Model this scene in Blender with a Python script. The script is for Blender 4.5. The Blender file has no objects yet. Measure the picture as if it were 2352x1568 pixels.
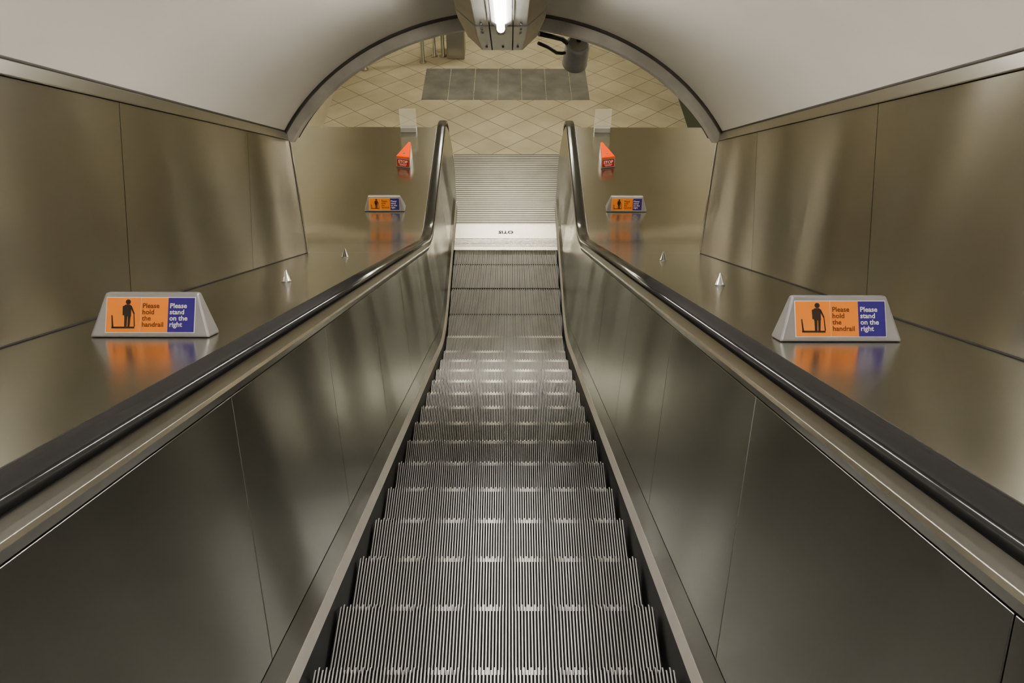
import bpy, bmesh, math, random
from mathutils import Vector, Matrix, Euler
random.seed(3)
S = bpy.context.scene
COL = S.collection
T30 = math.tan(math.radians(30)); C30 = math.cos(math.radians(30)); S30 = 0.5
YI = 6.235; ZF = -YI*T30; R = 2.0
TL = R*math.tan(math.radians(15))
YA = YI-TL*C30; SA = YA/C30; ARC = R*math.radians(30); SB = SA+ARC; YB = YI+TL

def P(s):
    if s <= SA: return (s*C30, -s*S30, S30, C30)
    if s <= SB:
        a = math.radians(30)-(s-SA)/R
        return (YB-R*math.sin(a), ZF+R-R*math.cos(a), math.sin(a), math.cos(a))
    return (YB+(s-SB), ZF, 0.0, 1.0)
def S_OF(y, n=0.0):
    lo, hi = -10, 30
    for _ in range(60):
        m = (lo+hi)/2; p = P(m)
        if p[0]+n*p[2] < y: lo = m
        else: hi = m
    return lo
def PT(x, s, n):
    p = P(s); return Vector((x, p[0]+n*p[2], p[1]+n*p[3]))

# ------------------------------------------------------------------ materials
def mat(name, col=(.5,.5,.5), rough=.5, metal=0.0, noise=0.0, nscale=(3,3,3), rvar=0.0, warp=0.0, wscale=(1,1,1), emit=None, estr=0, alpha=1, spec=.5, trans=0, detail=4, aniso=0, tang=None, lo=.2, hi=.8):
    m = bpy.data.materials.new(name); m.use_nodes = True
    nt = m.node_tree; b = nt.nodes['Principled BSDF']
    b.inputs['Base Color'].default_value = (*col,1); b.inputs['Roughness'].default_value = rough
    b.inputs['Metallic'].default_value = metal; b.inputs['Specular IOR Level'].default_value = spec
    b.inputs['Alpha'].default_value = alpha; b.inputs['Transmission Weight'].default_value = trans
    tc = nt.nodes.new('ShaderNodeTexCoord')
    if noise or rvar:
        mp = nt.nodes.new('ShaderNodeMapping'); mp.inputs['Scale'].default_value = nscale
        nt.links.new(tc.outputs['Object'], mp.inputs[0])
        n = nt.nodes.new('ShaderNodeTexNoise'); n.inputs['Scale'].default_value = 1; n.inputs['Detail'].default_value = detail
        nt.links.new(mp.outputs[0], n.inputs['Vector'])
        if noise:
            r = nt.nodes.new('ShaderNodeValToRGB'); e = r.color_ramp.elements
            e[0].position=lo; e[1].position=hi
            e[0].color = (*[c*(1-noise) for c in col],1); e[1].color = (*[min(1,c*(1+noise*.5)) for c in col],1)
            nt.links.new(n.outputs[0], r.inputs[0]); nt.links.new(r.outputs[0], b.inputs['Base Color'])
        if rvar:
            mr = nt.nodes.new('ShaderNodeMapRange'); mr.inputs[1].default_value=.2; mr.inputs[2].default_value=.8
            mr.inputs[3].default_value = max(.03,rough-rvar); mr.inputs[4].default_value = rough+rvar
            nt.links.new(n.outputs[0], mr.inputs[0]); nt.links.new(mr.outputs[0], b.inputs['Roughness'])
    if warp:
        mp = nt.nodes.new('ShaderNodeMapping'); mp.inputs['Scale'].default_value = wscale
        nt.links.new(tc.outputs['Object'], mp.inputs[0])
        n = nt.nodes.new('ShaderNodeTexNoise'); n.inputs['Scale'].default_value = 1; n.inputs['Detail'].default_value = 0
        nt.links.new(mp.outputs[0], n.inputs['Vector'])
        bp = nt.nodes.new('ShaderNodeBump'); bp.inputs['Strength'].default_value = 1; bp.inputs['Distance'].default_value = warp
        nt.links.new(n.outputs[0], bp.inputs['Height']); nt.links.new(bp.outputs[0], b.inputs['Normal'])
    if aniso:
        b.inputs['Anisotropic'].default_value=aniso
        c=nt.nodes.new('ShaderNodeCombineXYZ')
        for i in range(3): c.inputs[i].default_value=tang[i]
        nt.links.new(c.outputs[0], b.inputs['Tangent'])
    if emit:
        b.inputs['Emission Color'].default_value = (*emit,1); b.inputs['Emission Strength'].default_value = estr
    return m

UPN=(0,.5,.866)
M_DECK = mat('deck_steel', (.53,.515,.465), .23, 1, warp=.015, wscale=(1.3,1.3,1.3))
M_WALLS = mat('wall_steel', (.43,.415,.37), .32, 1, warp=.06, wscale=(1,1.7,.5), aniso=.8, tang=UPN)
M_PANEL = mat('panel_steel', (.44,.44,.415), .26, 1, warp=.05, wscale=(1,2.2,.6), aniso=.75, tang=UPN)
M_TRIM = mat('trim_steel', (.34,.335,.315), .28, 1)
M_CAP = mat('capping_steel', (.42,.41,.38), .3, 1)
M_BRIGHT = mat('polished_steel', (.95,.93,.9), .25, 1)
M_DARKGAP = mat('dark_gap', (.03,.028,.025), .7)
M_SKIRT = mat('skirt_black', (.025,.025,.025), .5, 0, .4, (5,5,5))
M_STRIP = mat('aluminium_strip', (.70,.66,.60), .42, .3, .1, (6,6,6))
M_RUBBER = mat('handrail_rubber', (.026,.026,.026), .14, 0, spec=.65)
M_RIB = mat('step_aluminium', (.46,.455,.43), .38, 1, .3, (6,3,3), .05)
M_GROOVE = mat('step_groove_dirt_shade', (.02,.019,.017), .8, 0)  # groove dirt, with the shade between the ribs also put into the colour
M_CEIL = mat('painted_ceiling', (.66,.625,.58), .55, 0, .14, (1.6,.6,1.2), detail=4)
M_CCEIL = mat('white_concourse_ceiling', (.68,.65,.56), .6)
M_RING = mat('arch_paint', (.55,.52,.46), .45, .1, .35, (5,5,5))
M_RINGD = mat('arch_dark_bead', (.10,.09,.08), .45, .3, .4, (6,6,6))
M_LAMPBOX = mat('galvanised_steel', (.42,.415,.39), .34, .9, .3, (5,3,5), .05)
M_GREY = mat('grey_plastic', (.33,.325,.325), .35, .35, .1, (8,8,8))
M_ORANGE = mat('orange_vinyl', (.88,.29,.055), .4)
M_BLUE = mat('blue_vinyl', (.045,.025,.24), .4)
M_WHITE = mat('white_vinyl', (.74,.73,.70), .45)
M_INK = mat('dark_ink', (.04,.025,.02), .5)
M_BROWN = mat('brown_ink', (.15,.045,.02), .5)
M_REDOR = mat('orange_red_plastic', (.90,.10,.015), .45)
M_RED = mat('red_label', (.40,.02,.015), .4)
M_CONE = mat('bright_cone', (.66,.66,.65), .22, 1)
M_SPK = mat('speaker_grey', (.26,.26,.255), .5, .2, .2, (20,20,20))
M_CABLE = mat('cable_black', (.02,.02,.02), .5)
M_CREAM = mat('cream_wall', (.62,.58,.47), .45, 0, .12, (3,3,3))
M_GREEN = mat('dark_green_dado', (.06,.08,.06), .5, 0, .3, (4,4,4))
M_COVER = mat('grey_floor_cover', (.24,.235,.215), .55, .3, .5, (4,4,4), .1)
M_PERSPEX = mat('clear_perspex', (.85,.85,.8), .15, 0, alpha=.2)
M_TUBE = mat('tube_glow', (1,1,1), .4, emit=(1,.965,.90), estr=37)
M_TUBE2 = mat('concourse_tube_glow', (1,1,1), .4, emit=(1,.955,.82), estr=48)
M_POST = mat('post_steel', (.6,.57,.5), .25, 1)

def tile_mat():
    m = bpy.data.materials.new('diamond_floor_tiles'); m.use_nodes=True; nt=m.node_tree; b=nt.nodes['Principled BSDF']
    tc=nt.nodes.new('ShaderNodeTexCoord'); mp=nt.nodes.new('ShaderNodeMapping')
    mp.inputs['Rotation'].default_value=(0,0,math.radians(45)); mp.inputs['Scale'].default_value=(1,1,1)
    nt.links.new(tc.outputs['Object'],mp.inputs[0])
    br=nt.nodes.new('ShaderNodeTexBrick'); br.offset=0; br.squash=1
    br.inputs['Scale'].default_value=1; br.inputs['Brick Width'].default_value=.33; br.inputs['Row Height'].default_value=.33
    br.inputs['Mortar Size'].default_value=.004; br.inputs['Mortar Smooth'].default_value=.1
    br.inputs['Color1'].default_value=(.58,.53,.40,1); br.inputs['Color2'].default_value=(.50,.455,.335,1); br.inputs['Mortar'].default_value=(.14,.12,.085,1)
    nt.links.new(mp.outputs[0],br.inputs['Vector'])
    n=nt.nodes.new('ShaderNodeTexNoise'); n.inputs['Scale'].default_value=2.2; n.inputs['Detail'].default_value=6
    nt.links.new(tc.outputs['Object'],n.inputs['Vector'])
    r=nt.nodes.new('ShaderNodeValToRGB'); r.color_ramp.elements[0].position=.35; r.color_ramp.elements[1].position=.65
    r.color_ramp.elements[0].color=(.80,.79,.76,1); r.color_ramp.elements[1].color=(1,1,1,1)
    nt.links.new(n.outputs[0],r.inputs[0])
    mx=nt.nodes.new('ShaderNodeMix'); mx.data_type='RGBA'; mx.blend_type='MULTIPLY'; mx.inputs[0].default_value=1
    nt.links.new(br.outputs[0],mx.inputs[6]); nt.links.new(r.outputs[0],mx.inputs[7]); nt.links.new(mx.outputs[2],b.inputs['Base Color'])
    b.inputs['Roughness'].default_value=.45
    return m
M_TILE = tile_mat()
M_LAND = mat('landing_steel',(.31,.30,.27),.36,1,.2,(4,4,4),.05)
M_LANDG = mat('landing_groove',(.045,.042,.036),.6,.4)
M_COMB = mat('comb_steel',(.46,.445,.40),.27,1)

# ------------------------------------------------------------------ helpers
def mkobj(name, verts, faces, mats, parent=None, fm=None, smooth=False, bevel=0, norm=True):
    me = bpy.data.meshes.new(name)
    me.from_pydata([tuple(v) for v in verts], [], faces)
    if not isinstance(mats,(list,tuple)): mats=[mats]
    for m in mats: me.materials.append(m)
    if fm:
        for i,p in enumerate(me.polygons): p.material_index = fm[i]
    if norm:
        bm=bmesh.new(); bm.from_mesh(me); bmesh.ops.recalc_face_normals(bm,faces=bm.faces); bm.to_mesh(me); bm.free()
    if smooth:
        for p in me.polygons: p.use_smooth=True
    o = bpy.data.objects.new(name, me); COL.objects.link(o)
    if parent: o.parent=parent
    if bevel:
        b=o.modifiers.new('bevel','BEVEL'); b.width=bevel; b.segments=3; b.limit_method='ANGLE'; b.angle_limit=math.radians(35)
    return o
def empty(name, loc=(0,0,0)):
    o=bpy.data.objects.new(name,None); o.empty_display_size=.1; o.location=loc; COL.objects.link(o); return o
def tag(o,label,cat,group=None,kind=None):
    o['label']=label; o['category']=cat
    if group: o['group']=group
    if kind: o['kind']=kind
    return o
def struct(o,label=None):
    o['kind']='structure'
    if label: o['label']=label; o['category']=o.name.split('_')[0].split('.')[0]
    return o
def loft(rings, closed=True, caps=True):
    V=[];F=[];n=len(rings[0])
    for r in rings: V+=r
    for i in range(len(rings)-1):
        for j in range(n if closed else n-1):
            a=i*n+j; b=i*n+(j+1)%n
            F.append((a,b,b+n,a+n))
    if caps and closed:
        F.append(tuple(range(n))[::-1]); F.append(tuple(range((len(rings)-1)*n,len(rings)*n)))
    return V,F
def srange(s0,s1):
    out=[s0]
    if s1>SA and s0<SB:
        k=20
        for i in range(k+1):
            s=SA+ARC*i/k
            if s0+1e-4<s<s1-1e-4: out.append(s)
    out.append(s1); return out
def sweep(name, prof, s0, s1, m, side=1, parent=None, bevel=0, smooth=False):
    rings=[[PT(x*side,s,n) for x,n in prof] for s in srange(s0,s1)]
    V,F=loft(rings); return mkobj(name,V,F,m,parent,bevel=bevel,smooth=smooth)
def box(name, x0,x1,y0,y1,z0,z1,m,parent=None,bevel=0):
    V=[(x,y,z) for z in (z0,z1) for y in (y0,y1) for x in (x0,x1)]
    F=[(0,1,3,2),(4,5,7,6),(0,1,5,4),(2,3,7,6),(0,2,6,4),(1,3,7,5)]
    return mkobj(name,V,F,m,parent,bevel=bevel)
def tubepath(name, pts, rad, m, parent=None, seg=12, caps=True):
    rings=[]; pts=[Vector(p) for p in pts]
    for i,p in enumerate(pts):
        d=(pts[min(i+1,len(pts)-1)]-pts[max(i-1,0)]).normalized()
        a=Vector((0,0,1)) if abs(d.z)<.9 else Vector((1,0,0))
        u=d.cross(a).normalized(); v=d.cross(u)
        rr = rad[i] if isinstance(rad,(list,tuple)) else rad
        rings.append([p+rr*(math.cos(t)*u+math.sin(t)*v) for t in [2*math.pi*k/seg for k in range(seg)]])
    V,F=loft(rings,True,caps); o=mkobj(name,V,F,m,parent)
    for p in o.data.polygons:
        if len(p.vertices)==4: p.use_smooth=True
    return o
def textmesh(name, body, size, m, mapping, parent, align='LEFT', spacing=1.0, offset=0.0):
    cu=bpy.data.curves.new(name,'FONT'); cu.body=body; cu.size=size; cu.align_x=align; cu.space_line=spacing; cu.offset=offset
    cu.resolution_u=3
    t=bpy.data.objects.new('tmp',cu); COL.objects.link(t)
    dg=bpy.context.evaluated_depsgraph_get(); me=bpy.data.meshes.new_from_object(t.evaluated_get(dg))
    bpy.data.objects.remove(t)
    for v in me.vertices: v.co=Vector(mapping(v.co.x,v.co.y))
    me.materials.clear(); me.materials.append(m)
    o=bpy.data.objects.new(name,me); COL.objects.link(o); o.parent=parent; return o
def polys2d(name, polys, m, mapping, parent):
    V=[];F=[]
    for pl in polys:
        k=len(V); V+=[mapping(*p) for p in pl]; F.append(tuple(range(k,k+len(pl))))
    return mkobj(name,V,F,m,parent,norm=False)
def copy_thing(o, matrix=None):
    c=o.copy(); COL.objects.link(c)
    for ch in o.children:
        d=ch.copy(); d.parent=c; COL.objects.link(d)
        for g in ch.children:
            e=g.copy(); e.parent=d; COL.objects.link(e)
    return c

# ------------------------------------------------------------------ steps
def build_step():
    N=99; pitch=.01; V=[];F=[];FM=[]
    tr=[(-.384,0),(-.012,0),(-.003,-.003),(0,-.012),(-.006,-.06),(-.022,-.12),(-.05,-.2)]
    gh=.013
    def inner(p,i):
        if i<=1: return (p[0],p[1]-gh)
        if i==2: return (p[0]-.008,p[1]-gh*.8)
        return (p[0]-gh,p[1]-.002)
    for r in range(N):
        xc=(r-(N-1)/2)*pitch; w=.0020; wb=.0026
        k=len(V); ext=.007 if r%2 else 0; up=.002 if r%2 else 0
        for i,p in enumerate(tr):
            q=inner(p,i); e = ext if i in(1,2,3) else 0; u = up if i in (1,2) else 0
            V+= [(xc-wb,q[0],q[1]),(xc-w,p[0]+e,p[1]+u),(xc+w,p[0]+e,p[1]+u),(xc+wb,q[0],q[1])]
        for i in range(len(tr)-1):
            a=k+i*4
            for j in range(3):
                F.append((a+j,a+j+1,a+j+5,a+j+4)); FM.append(0 if j==1 else 1)
        F.append((k,k+1,k+2,k+3)); FM.append(1)
    k=len(V); X=.498
    for i,p in enumerate(tr):
        q=inner(p,i); V+=[(-X,q[0],q[1]),(X,q[0],q[1])]
    for i in range(len(tr)-1):
        a=k+i*2; F.append((a,a+1,a+3,a+2)); FM.append(1)
    k2=len(V); V+=[(-X,-.384,-.05),(X,-.384,-.05)]
    F.append((k,k+1,k2+1,k2)); FM.append(1)
    L=k+(len(tr)-1)*2
    F.append((k2,k2+1,L+1,L)); FM.append(1)
    F.append(tuple([k2]+[k+2*i for i in range(len(tr))])); FM.append(1)
    F.append(tuple([k2+1]+[k+1+2*i for i in range(len(tr))])); FM.append(1)
    return mkobj('escalator_step',V,F,[M_RIB,M_GROOVE],fm=FM,norm=True)
step0=build_step()
tag(step0,'ribbed aluminium escalator step with dark grooves','escalator step','escalator steps')
first=True
for k in range(-7,19):
    s=1.643+.395*k; p=P(s)
    o=step0 if first else step0.copy()
    if not first: COL.objects.link(o)
    first=False
    o.location=(-.003,p[0],p[1]-(.004 if k==18 else 0))

# ------------------------------------------------------------------ balustrades
YN=8.46
S0=S_OF(-2.0); SEND=S_OF(YN)
def xin(n): return .541+(n-.16)*(.07/.66)
for side,nm in ((-1,'L'),(1,'R')):
    e=empty('escalator_balustrade',(0,0,0))
    tag(e,'brushed steel escalator balustrade with seamed panels and rounded end','escalator balustrade','balustrades')
    sweep('skirt',[(.507,-.27),(.507,.035),(.515,.035),(.515,-.27)],S0,S_OF(YN-.05),M_SKIRT,side,e)['label']='black skirt beside the steps'
    sweep('skirt_strip',[(.507,.037),(.521,.075),(.530,.070),(.516,.030)],S0,SEND,M_STRIP,side,e)['label']='pale aluminium strip'
    sweep('lower_trim',[(.5225,.076),(.541,.158),(.56,.158),(.54,.070)],S0,SEND,M_PANEL,side,e)
    ys=[-2.0,-.55,.42,1.40,2.37,3.34,4.31,5.28,6.0,6.6,7.5,YN]
    for a,b in zip(ys[:-1],ys[1:]):
        sweep('side_panel',[(.541,.162),(.611,.818),(.628,.818),(.558,.162)],S_OF(a,.4)+.002,S_OF(b,.4)-.002 if b<8.4 else SEND,M_PANEL,side,e,bevel=.0015)
    sweep('panel_backing',[(.556,.10),(.622,.84),(.66,.84),(.60,.10)],S0,SEND,M_DARKGAP,side,e)
    sweep('handrail_guide',[(.611,.822),(.604,.850),(.622,.876),(.684,.880),(.684,.80),(.64,.80)],S0,SEND,M_TRIM,side,e)
    sweep('bright_bead',[(.598,.8475),(.601,.8445),(.606,.846),(.606,.853),(.601,.855)],S0,SEND,M_BRIGHT,side,e)['label']='thin polished bead'
    out=[(YN,.86)]
    for i in range(1,21):
        t=math.radians(90-150*i/20); out.append((YN+.41*math.cos(t)*1.2,.45+.41*math.sin(t)))
    out+=[(YN+.2,.009),(YN,.009)]
    A=[(side*xin(n),y,ZF+n) for y,n in out]; B=[(side*.684,y,ZF+n) for y,n in out]
    k=len(A); V=A+B; F=[tuple(range(k)),tuple(range(k,2*k))[::-1]]+[(i,(i+1)%k,(i+1)%k+k,i+k) for i in range(k)]
    mkobj('newel_end',V,F,M_PANEL,e,bevel=.004)
    prof=[]
    hw=.042
    for i in range(20):
        t=2*math.pi*i/20; c,s_=math.cos(t),math.sin(t)
        prof.append((.637+hw*math.copysign(abs(c)**.6,c), .0165*math.copysign(abs(s_)**.75,s_)))
    rings=[]
    for s in srange(S0,SEND):
        p=P(s); rings.append([Vector((side*x,p[0]+(.899+o)*p[2],p[1]+(.899+o)*p[3])) for x,o in prof])
    for i in range(1,21):
        t=math.radians(90-165*i/20); ny,nz=math.cos(t),math.sin(t)
        rings.append([Vector((side*x,YN+(.449+o)*ny*1.2,ZF+.45+(.449+o)*nz)) for x,o in prof])
    V,F=loft(rings); h=mkobj('escalator_handrail',V,F,M_RUBBER,smooth=True)
    tag(h,'glossy black rubber handrail curving around the balustrade end','handrail','handrails')
    sj=S_OF(5.24,.88); se=S_OF(8.53,.88)
    V=[];F=[]
    def row(s,x0,x1):
        V.append(PT(side*x0,s,.88)); V.append(PT(side*x1,s,.88))
    for s in (S0,sj): row(s,.685,1.302)
    F.append((0,1,3,2))
    d=mkobj('balustrade_deck',V,F,M_DECK)
    tag(d,'inclined brushed steel deck between handrail and wall panels','escalator deck','steel decks')
    V=[];F=[]
    for s in srange(sj+.002,se): row(s,.685,2.195)
    for i in range(0,len(V)//2-1): a=2*i; F.append((a,a+1,a+3,a+2))
    a=len(V); V+= [Vector((side*.685,8.53,ZF)),Vector((side*2.195,8.53,ZF))]; F.append((a-2,a-1,a+1,a))
    d=mkobj('balustrade_deck',V,F,M_DECK)
    for p in d.data.polygons[:-1]: p.use_smooth=True
    if hasattr(d.data,'set_sharp_from_angle'): d.data.set_sharp_from_angle(angle=math.radians(35))
    tag(d,'brushed steel deck bending level beside the escalator foot','escalator deck','steel decks')

# comb plate + landing plate
def ridged(name,x0,x1,ya,yb,zb,zt,pitch,frac,gd,mt,mg):
    prof=[(ya,zb),(ya,zt)]; fm=[0]
    n=int((yb-ya)/pitch)
    for i in range(n):
        y0=ya+(i+frac)*pitch; y1=ya+(i+1)*pitch
        prof+=[(y0,zt),(y0+.001,zt-gd),(y1-.001,zt-gd),(y1,zt)]; fm+=[0,1,1,1]
    prof+=[(yb,zt),(yb,zb)]; fm+=[0,0,0]
    V,F=loft([[Vector((x,a,b)) for a,b in prof] for x in(x0,x1)])
    m=len(prof); fm=(fm+[0]*m)[:m]+[0,0]
    return mkobj(name,V,F,[mt,mg],fm=fm)
cp=box('comb_plate',-.515,.515,7.72,8.12,ZF+.001,ZF+.014,M_COMB)
tag(cp,'bright metal comb plate at the foot of the steps','comb plate')
V=[];F=[]
for i in range(5):
    y=7.735+i*.026; k=len(V)
    V+=[(-.512,y,ZF+.0142),(.512,y,ZF+.0142),(.512,y+.008,ZF+.0142),(-.512,y+.008,ZF+.0142)]; F.append((k,k+1,k+2,k+3))
mkobj('comb_plate_groove',V,F,M_LANDG,cp,norm=False)
box('comb_base',-.515,.515,7.65,7.72,ZF+.001,ZF+.011,M_COMB,cp)
V=[];F=[]
for i in range(98):
    x=(i-48.5)*.01; k=len(V)
    V+=[(x-.003,7.652,ZF+.011),(x+.003,7.652,ZF+.011),(x+.0015,7.585,ZF-.004),(x-.0015,7.585,ZF-.004),(x-.003,7.652,ZF+.002),(x+.003,7.652,ZF+.002)]
    F+=[(k,k+1,k+2,k+3),(k,k+3,k+4),(k+1,k+2,k+5)]
t=mkobj('comb_teeth',V,F,M_COMB,cp); t['kind']='stuff'
textmesh('maker_lettering','OTIS',.07,M_INK,lambda x,y:(-x,7.99-y,ZF+.0155),cp,'CENTER',offset=.002)
lp=ridged('landing_plate',-.60,.60,8.124,9.62,ZF-.01,ZF+.008,.0425,.80,.003,M_LAND,M_LANDG)
tag(lp,'worn grooved steel landing plate','landing plate')

# ------------------------------------------------------------------ floor & lobby
XW=2.2; YE=15.2; ZL=-.35
fl=box('floor',-XW-.05,XW+.05,8.53,YE,ZF-.1,ZF,M_TILE); struct(fl,'cream square floor tiles laid diagonally')
xs=[-1.08,-.745,-.42,-.115,.19,.50,.82,1.05]
for i in range(7):
    o=box('floor_access_cover',xs[i]+.004,xs[i+1]-.004,11.07,12.03,ZF-.005,ZF+.004,M_COVER,bevel=.002)
    tag(o,'scuffed grey metal floor access cover in cream tiles','floor cover','row of floor covers')
w=box('wall_concourse_left',-XW-.1,-XW,5.22,YE,ZF-.1,ZL,M_CREAM); struct(w,'cream tiled concourse wall')
w=box('wall_concourse_right',XW,XW+.1,5.22,YE,ZF-.1,ZL,M_CREAM); struct(w,'cream concourse wall')
w=box('baseboard_right',XW-.03,XW+.01,8.53,YE,ZF,ZF+.75,M_GREEN); struct(w,'dark green dado along the wall')
w=box('wall_back',-XW,XW,YE,YE+.1,ZF-.1,ZL,M_CREAM); struct(w,'cream concourse end wall')
w=box('ceiling_concourse',-XW-.1,XW+.1,5.2,YE+.1,ZL,ZL+.1,M_CCEIL); struct(w,'pale concourse ceiling')

# ------------------------------------------------------------------ tunnel ceiling & walls
RISE=.725; CH=1.306; RA=(CH*CH+RISE*RISE)/(2*RISE); HC=1.879+RISE-RA; YT=5.2
thm=math.asin(CH/RA)
NA=48
Y0=-3.0
th=[-thm+2*thm*i/NA for i in range(NA+1)]
V=[];F=[];NY=24
for j in range(NY+1):
    y=Y0+(YT-Y0)*j/NY
    for t in th: V.append((RA*math.sin(t),y,-y*T30+HC+RA*math.cos(t)))
for j in range(NY):
    for i in range(NA):
        a=j*(NA+1)+i; F.append((a,a+1,a+NA+2,a+NA+1))
c=mkobj('ceiling',V,F,M_CEIL,smooth=True,norm=False); struct(c,'off-white painted vaulted tunnel ceiling')
V=[];F=[]
for t in th:
    x=RA*math.sin(t); z=-YT*T30+HC+RA*math.cos(t)
    V+=[(x,YT+.02,z),(x,YT+.02,max(z+.02,ZL))]
for i in range(NA): a=2*i; F.append((a,a+2,a+3,a+1))
for sd in(-1,1):
    k=len(V); V+=[(sd*1.306,YT+.02,ZF-.1),(sd*2.2,YT+.02,ZF-.1),(sd*2.2,YT+.02,ZL),(sd*1.306,YT+.02,ZL)]; F.append((k,k+1,k+2,k+3))
w=mkobj('wall_front',V,F,M_CREAM,norm=False); struct(w,'painted wall around the arched tunnel mouth')
def arch_ring(name,prof,m,lab,smooth=False):
    rings=[]
    for t in th:
        rings.append([Vector((r*math.sin(t),y,-YT*T30+HC+r*math.cos(t))) for r,y in prof])
    V,F=loft(rings); o=mkobj(name,V,F,m,bevel=.004); struct(o,lab); return o
arch_ring('trim_1',[(RA+.05,YT-.07),(RA-.035,YT-.075),(RA-.055,YT-.05),(RA-.062,YT+.02),(RA-.055,YT+.06),(RA+.05,YT+.06)],M_RING,'beige rim around the tunnel arch')
o=tubepath('trim_2',[Vector(((RA-.004)*math.sin(t),YT-.105,-(YT-.105)*T30+HC+(RA-.004)*math.cos(t))) for t in th],.013,M_RINGD); struct(o,'dark bead around the tunnel arch')
o=tubepath('trim_3',[Vector(((RA-.06)*math.sin(t),YT+.03,-YT*T30+HC+(RA-.06)*math.cos(t))) for t in th],.009,M_RINGD); struct(o,'dark inner bead of the tunnel arch')
NB=.88; NS=1.59; NT=1.632
for side,nm in((-1,'left'),(1,'right')):
    V=[];F=[];FM=[]
    def prism(pts,x0,x1,mi):
        k=len(V); n=len(pts)
        for x in(x0,x1):
            for y,z in pts: V.append((side*x,y,z))
        F.append(tuple(range(k,k+n))); FM.append(mi); F.append(tuple(range(k+n,k+2*n))[::-1]); FM.append(mi)
        for i in range(n): F.append((k+i,k+(i+1)%n,k+(i+1)%n+n,k+i+n)); FM.append(mi)
    def pn(s,n): return (s*C30+n*S30,-s*S30+n*C30)
    seams=[-2.9,-1.5,-.11,1.27,2.655,4.035,5.6]
    for a,b in zip(seams[:-1],seams[1:]):
        sa=(a-NB*S30)/C30+.002; sb=(b-NB*S30)/C30-.002
        p=[pn(sa,NB),pn(sb,NB),pn(sb,NS-.002),pn(sa,NS-.002)]
        if b>5:
            zb=lambda n:-YT*T30+n/C30
            p=[pn(sa,NB),(YT,zb(NB)),(YT,zb(NS-.002)),pn(sa,NS-.002)]
        prism(p,1.304,1.312,0)
    sa=(-2.9-NB*S30)/C30
    prism([pn(sa,NB-.1),(YT,-YT*T30+(NB-.1)/C30),(YT,-YT*T30+(NT)/C30),pn(sa,NT)],1.3125,1.36,1)
    w=mkobj('wall_'+nm,V,F,[M_WALLS,M_DARKGAP],fm=FM); struct(w,'tall brushed steel wall panels with narrow seams')
    V=[];F=[];FM=[]
    prism([pn(sa,NS),(YT+.02,-(YT+.02)*T30+NS/C30),(YT+.02,-(YT+.02)*T30+NT/C30),pn(sa,NT)],1.292,1.3125,0)
    t=mkobj('trim_%d'%(4 if side<0 else 5),V,F,M_CAP,bevel=.003); struct(t,'steel capping strip along the top of the wall')
    o=tubepath('trim_%d'%(6 if side<0 else 7),[Vector((side*1.298,y,-y*T30+1.636/C30)) for y in(-2.9,5.2)],.0055,M_RINGD); struct(o,'dark joint between wall and vaulted ceiling')
    o=tubepath('trim_%d'%(8 if side<0 else 9),[Vector((side*1.303,y,-y*T30+.882/C30)) for y in(-2.0,5.18)],.0028,M_DARKGAP); struct(o,'dark joint at the foot of the wall')
    o=box('trim_%d'%(10 if side<0 else 11),*(sorted((side*1.300,side*1.33))),YT-.012,YT+.02,-YT*T30+.88/C30,-YT*T30+NT/C30,M_CAP,bevel=.003); struct(o,'steel edge strip closing the wall end')

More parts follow.
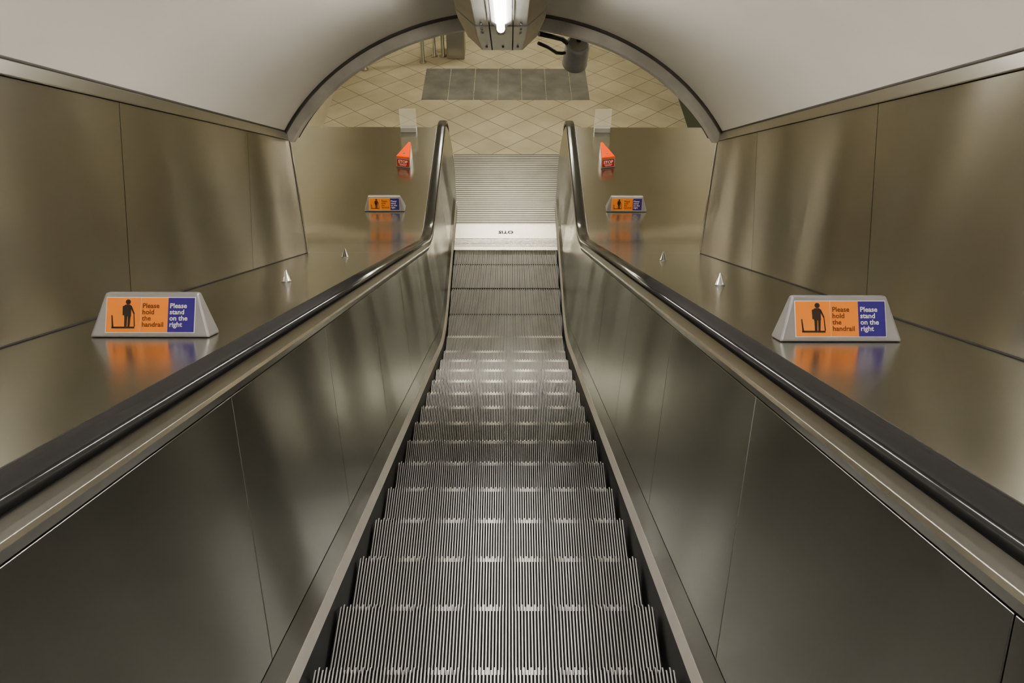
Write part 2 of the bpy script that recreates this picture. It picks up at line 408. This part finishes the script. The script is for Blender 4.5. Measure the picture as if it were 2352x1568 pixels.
# ------------------------------------------------------------------ signs
def build_sign():
    H=.131; wb=.1795; wt=.139; yb=-.052; yt=-.014
    L=math.hypot(H,yt-yb); dy=(yt-yb)/L; dz=H/L
    V=[(-wb,yb,0),(wb,yb,0),(wb,-yb,0),(-wb,-yb,0),(-wt,yt,H),(wt,yt,H),(wt,-yt,H),(-wt,-yt,H)]
    F=[(0,1,2,3),(4,5,6,7),(0,1,5,4),(2,3,7,6),(0,3,7,4),(1,2,6,5)]
    o=mkobj('safety_sign',V,F,M_GREY,bevel=.007)
    def fmap(off):
        return lambda u,v:(u,yb+dy*v-off*dz,dz*v+off*dy)
    v0,v1=.014,.122; u0,u1=-.1335,.1335
    def rect(name,a,b,c,d,m,off):
        V=[fmap(off)(a,c),fmap(off)(b,c),fmap(off)(b,d),fmap(off)(a,d)]+[fmap(0.0)(a,c),fmap(0.0)(b,c),fmap(0.0)(b,d),fmap(0.0)(a,d)]
        return mkobj(name,V,[(0,1,2,3),(4,5,6,7),(0,1,5,4),(1,2,6,5),(2,3,7,6),(3,0,4,7)],m,o)
    rect('sign_plate',u0,u1,v0,v1,M_WHITE,.0015)['label']='white bordered sign plate'
    b=.0022; c1=u0+.104; c2=u0+.186
    rect('pictogram_panel',u0+b,c1-.0006,v0+b,v1-b,M_ORANGE,.0022)['label']='orange panel'
    rect('message_panel',c1+.0006,c2,v0+b,v1-b,M_ORANGE,.0022)['label']='orange panel'
    rect('message_panel',c2,u1-b,v0+b,v1-b,M_BLUE,.0024)['label']='dark blue panel'
    mp=fmap(.0032)
    textmesh('lettering','Please\nhold\nthe\nhandrail',.0205,M_BROWN,lambda x,y:mp(c1+.005+x*1.0,v1-.033+y),o,spacing=.92,offset=.0003)['label']='brown lettering'
    textmesh('lettering','Please\nstand\non the\nright',.0205,M_WHITE,lambda x,y:mp(c2+.005+x*1.0,v1-.033+y),o,spacing=.92,offset=.0005)['label']='white lettering'
    ox=u0+.012; oy=v0+.006; k=.00090
    P_=lambda pts:[(ox+a*k,oy+b_*k) for a,b_ in pts]
    circ=[(60+8.5*math.cos(t),97+8.5*math.sin(t)) for t in [2*math.pi*i/20 for i in range(20)]]
    polys=[P_(circ),
      P_([(48,85),(52,88),(66,88),(71,84),(71,48),(48,48)]),
      P_([(49,49),(59,49),(58,14),(50,14)]),P_([(61,49),(70,49),(68,14),(61,14)]),
      P_([(42,82),(48,85),(48,52),(43,52)]),
      P_([(70,85),(73,82),(83,58),(79,56),(69,76)]),
      P_([(79,60),(82,60),(86,14),(82,14)]),
      P_([(8,8),(84,8),(84,14),(8,14)]),
      P_([(6,52),(10,52),(15,10),(9,10)])]
    polys2d('pictogram',polys,M_INK,mp,o)['label']='dark standing figure holding a handrail'
    return o
sg=build_sign()
tag(sg,'grey wedge sign with orange and blue safety message','sign','safety signs on the steel decks')
def place_slope(o,x,y,n=.88,rz=0,lift=.001):
    s=S_OF(y,n); p=P(s); a=math.atan2(p[2],p[3]); n+=lift
    o.location=(x,p[0]+n*p[2],p[1]+n*p[3]); o.rotation_euler=(Matrix.Rotation(-a,3,'X')@Matrix.Rotation(rz,3,'Z')).to_euler()
def s2(x,y,sc=1):
    c=copy_thing(sg); place_slope(c,x,y); c.scale=(sc,sc,sc); return c
s2(.953,2.045,.945); s2(-1.035,6.98,.98); s2(1.04,6.98,.98)
place_slope(sg,-.980,2.10); sg.scale=(.945,.945,.945)

V=[];F=[];nseg=24
prof=[(.024,0),(.024,.003),(.021,.006),(.004,.050),(.0015,.054)]
for r,z in prof:
    for i in range(nseg): a=2*math.pi*i/nseg; V.append((r*math.cos(a),r*math.sin(a),z))
for j in range(len(prof)-1):
    for i in range(nseg): F.append((j*nseg+i,j*nseg+(i+1)%nseg,(j+1)*nseg+(i+1)%nseg,(j+1)*nseg+i))
F.append(tuple(range(nseg))[::-1]); F.append(tuple(range((len(prof)-1)*nseg,len(prof)*nseg)))
cone=mkobj('deck_stud',V,F,M_CONE)
for p in cone.data.polygons:
    if len(p.vertices)==4: p.use_smooth=True
cone.data.set_sharp_from_angle(angle=math.radians(35)) if hasattr(cone.data,'set_sharp_from_angle') else None
tag(cone,'small pointed bright metal stud on the steel deck','stud','anti-slide studs')
place_slope(cone,-.98,3.48)
for x,y in((-.985,4.84),(.965,3.36),(.955,4.64)):
    c=cone.copy(); COL.objects.link(c); place_slope(c,x,y)

def build_stop():
    w=.066; D=.20; h0=.085; h1=.125
    V=[(-w,-.05,0),(w,-.05,0),(0.012,D-.06,0),(-0.012,D-.06,0),(-w*.98,-.04,h0),(w*.98,-.04,h0),(.010,D-.065,h1),(-.010,D-.065,h1)]
    F=[(0,1,2,3),(4,5,6,7),(0,1,5,4),(1,2,6,5),(2,3,7,6),(3,0,4,7)]
    o=mkobj('emergency_stop',V,F,M_GREY,bevel=.006)
    t=.016
    V=[(-w*.97,-.043,h0),(w*.97,-.043,h0),(.010,D-.062,h1),(-.010,D-.062,h1)]
    V=V+[(x*.93,y*.95,z+t) for x,y,z in V]
    mkobj('triangle_cap',V,F,M_REDOR,o,bevel=.004)['label']='orange-red triangular cap'
    tl=math.hypot(.01,h0)
    def fm(off): return lambda u,v:(u,-.05+.01*v/tl-off,v)
    V=[fm(.002)(-w*.82,.012),fm(.002)(w*.82,.012),fm(.002)(w*.82,.074),fm(.002)(-w*.82,.074)]
    V+= [(x,y+.003,z) for x,y,z in V]
    mkobj('stop_label',V,[(0,1,2,3),(4,5,6,7),(0,1,5,4),(1,2,6,5),(2,3,7,6),(3,0,4,7)],M_RED,o)['label']='red label'
    textmesh('lettering','STOP',.036,M_WHITE,lambda x,y:fm(.003)(x,y+.042),o,'CENTER',offset=.0008)['label']='white lettering'
    polys2d('label_line',[[(-.035,.030),(.035,.030),(.035,.034),(-.035,.034)],[(-.028,.021),(.028,.021),(.028,.024),(-.028,.024)]],M_WHITE,fm(.003),o)['label']='white small print'
    mkobj('key_switch',[(.009*math.cos(a),.0+.009*math.sin(a),h0+.0135+(h1-h0)*.22) for a in [2*math.pi*i/14 for i in range(14)]]+[(.009*math.cos(a),.0+.009*math.sin(a),h0+.021+(h1-h0)*.22) for a in [2*math.pi*i/14 for i in range(14)]],
        [tuple(range(14)),tuple(range(14,28))]+[(i,(i+1)%14,14+(i+1)%14,14+i) for i in range(14)],M_GREY,o)
    return o
st=build_stop(); tag(st,'emergency stop box with orange-red triangular cap and red label','emergency stop','emergency stops')
st2=copy_thing(st)
for o_,sx in ((st,-1),(st2,1)):
    place_slope(o_,.93*sx,7.76,rz=math.radians(14)*sx); o_.scale=(1.05,1.2,1.1)

def build_holder():
    o=box('clear_sign_holder',-.078,.078,-.03,.03,0,.05,M_GREY,bevel=.005)
    box('clear_panel',-.082,.082,-.006,.006,.03,.235,M_PERSPEX,o,bevel=.002)['label']='clear acrylic panel'
    return o
ph=build_holder(); tag(ph,'clear acrylic panel standing on a grey base','sign holder','clear sign holders')
ph2=copy_thing(ph); place_slope(ph,-.955,8.44); place_slope(ph2,.945,8.44)

# ------------------------------------------------------------------ light fixture
def sec(y,sc=1,db=0):
    pr=[(-.215,2.57),(-.215,2.475),(-.125,2.395+db),(.125,2.395+db),(.215,2.475),(.215,2.57)]
    return [Vector((x*sc-.005,y,-y*T30+h)) for x,h in pr]
lf=empty('ceiling_light_fitting',(0,0,0)); tag(lf,'grey metal lighting trough with glowing fluorescent tube under the vault','light fitting')
V,F=loft([sec(-2.8),sec(4.44)]); mkobj('trough_body',V,F,M_LAMPBOX,lf,bevel=.004)
V,F=loft([sec(4.448,1.02,-.004),sec(4.66,1.02,-.004),sec(5.14,.90)]); mkobj('end_box',V,F,M_LAMPBOX,lf,bevel=.004)
for x in (-.062,.052):
    V,F=loft([[Vector((x+a,y,-y*T30+2.393+b)) for a,b in((-.003,0),(.003,0),(.003,-.005),(-.003,-.005))] for y in(-2.7,5.10)])
    mkobj('joint_strip',V,F,M_DARKGAP,lf)
for x,y in ((-.10,4.50),(-.10,4.60),(.09,4.50),(.09,4.60),(0,5.0),(-.09,5.0),(.08,5.0),(-.10,4.38),(.09,4.38)):
    z=-y*T30+2.389
    tubepath('rivet',[(x,y,z+.004),(x,y-.002,z-.004)],.006,M_TRIM,lf,seg=8)
V,F=loft([[Vector((a,y,-y*T30+b)) for a,b in((-.05,2.389),(.045,2.389),(.02,2.372),(-.03,2.372))] for y in(-2.7,4.36)])
mkobj('reflector',V,F,M_WHITE,lf)
HT=2.345
for i,(a,b) in enumerate(((2.92,4.27),(1.47,2.82),(.02,1.37),(-1.43,-.08))):
    tb=tubepath('fluorescent_tube',[Vector((-.005,y,-y*T30+HT)) for y in(a,b)],.0175,M_TUBE,lf,seg=12 if i==0 else 6)
    tb['label']='glowing white tube'
    for q,d in((b,1),(a,-1)):
        tubepath('tube_socket',[Vector((-.005,q+d*u,-(q+d*u)*T30+HT)) for u in(0,.012,.05,.055)],[.019,.023,.023,.014],M_LAMPBOX,lf,seg=16)
        if i==0 and d==1:
            box('socket_bracket',-.022,.012,q+.03,q+.05,-(q+.04)*T30+HT+.01,-(q+.04)*T30+HT+.06,M_LAMPBOX,lf)
for y in (8.0,12.9):
    e=empty('concourse_light_fitting',(0,0,0)); tag(e,'twin fluorescent batten on the concourse ceiling','light fitting','concourse lights')
    box('batten_body',-.8,.8,y-.08,y+.08,ZL-.05,ZL-.001,M_WHITE,e)
    for dy in(-.04,.04):
        tubepath('fluorescent_tube',[(-.75,y+dy,ZL-.075),(.75,y+dy,ZL-.075)],.018,M_TUBE2,e,seg=6)
for x in (-1.5,1.5):
    e=empty('concourse_light_fitting',(0,0,0)); tag(e,'single fluorescent batten on the concourse ceiling','light fitting','concourse lights')
    box('batten_body',x-.05,x+.05,6.2,7.7,ZL-.05,ZL-.001,M_WHITE,e)
    tubepath('fluorescent_tube',[(x,6.22,ZL-.075),(x,7.68,ZL-.075)],.018,M_TUBE2,e,seg=6)

# ------------------------------------------------------------------ loudspeaker + cables
spk=empty('loudspeaker',(.435,5.42,-.69)); tag(spk,'grey cylindrical loudspeaker hanging on a black bracket','loudspeaker')
axis=Vector((-.04,.48,-.86)).normalized()
tubepath('speaker_body',[-axis*.07,-axis*.062,-axis*.055,axis*.10,axis*.108,axis*.112],[.060,.070,.074,.074,.077,.070],M_SPK,spk,seg=32)
tubepath('speaker_grille',[-axis*.071,-axis*.0735],[.058,.054],M_COVER,spk,seg=32)['label']='round mesh end'
tubepath('bracket_arm',[Vector((.01,-.02,.07)),Vector((-.01,-.05,.13)),Vector((-.06,-.11,.20))],.013,M_CABLE,spk)
box('bracket_plate',-.17,.02,-.16,-.13,.175,.225,M_CABLE,spk,bevel=.004)
cb=tubepath('cable',[(.20,5.20,-.555),(.26,5.25,-.60),(.31,5.32,-.66),(.345,5.35,-.675),(.36,5.37,-.68)],.010,M_CABLE); tag(cb,'black cable looping to the loudspeaker','cable','loudspeaker cables')
cb=tubepath('cable',[(.20,5.20,-.50),(.27,5.24,-.53),(.34,5.30,-.57),(.37,5.32,-.60)],.014,M_CABLE); tag(cb,'thick black cable looping to the loudspeaker','cable','loudspeaker cables')

# ------------------------------------------------------------------ barrier in concourse
br=empty('steel_barrier',(0,0,0)); tag(br,'tubular stainless steel barrier on the tiled floor','barrier')
for x,y in((-1.14,12.25),(-1.00,12.45),(-.88,12.45),(-1.9,12.0),(-1.98,12.1)):
    tubepath('post',[(x,y,ZF),(x,y,ZF+.012),(x,y,ZF+.013),(x,y,ZF+1.05)],[.05,.05,.024,.024],M_POST,br)
for z in (.35,.65,.98):
    tubepath('rail',[(-1.98,12.1,ZF+z),(-1.14,12.25,ZF+z),(-.88,12.45,ZF+z)],.018,M_POST,br)
cab=box('steel_cabinet',-.82,-.58,12.35,12.75,ZF,ZF+.9,M_CAP,bevel=.01); tag(cab,'brushed steel cabinet beside the barrier','cabinet')
box('cabinet_door',-.80,-.60,12.34,12.352,ZF+.05,ZF+.85,M_CAP,cab,bevel=.002)

# ------------------------------------------------------------------ world & camera
w=bpy.data.worlds.new('World'); S.world=w; w.use_nodes=True
w.node_tree.nodes['Background'].inputs[0].default_value=(1,.97,.92,1); w.node_tree.nodes['Background'].inputs[1].default_value=.7
cam=bpy.data.cameras.new('camera'); co=bpy.data.objects.new('camera',cam); COL.objects.link(co); S.camera=co
cam.sensor_width=36; cam.lens=36*2150/2352; cam.clip_start=.02
co.location=(.036,0,1.493)
Rm=Matrix.Rotation(math.radians(-.21),3,'Z')@Matrix.Rotation(math.radians(90-39.17),3,'X')@Matrix.Rotation(.0035,3,'Z')
co.rotation_euler=Rm.to_euler()
S.view_settings.view_transform='AgX'
S.view_settings.look='AgX - Medium High Contrast'
S.view_settings.exposure=.75
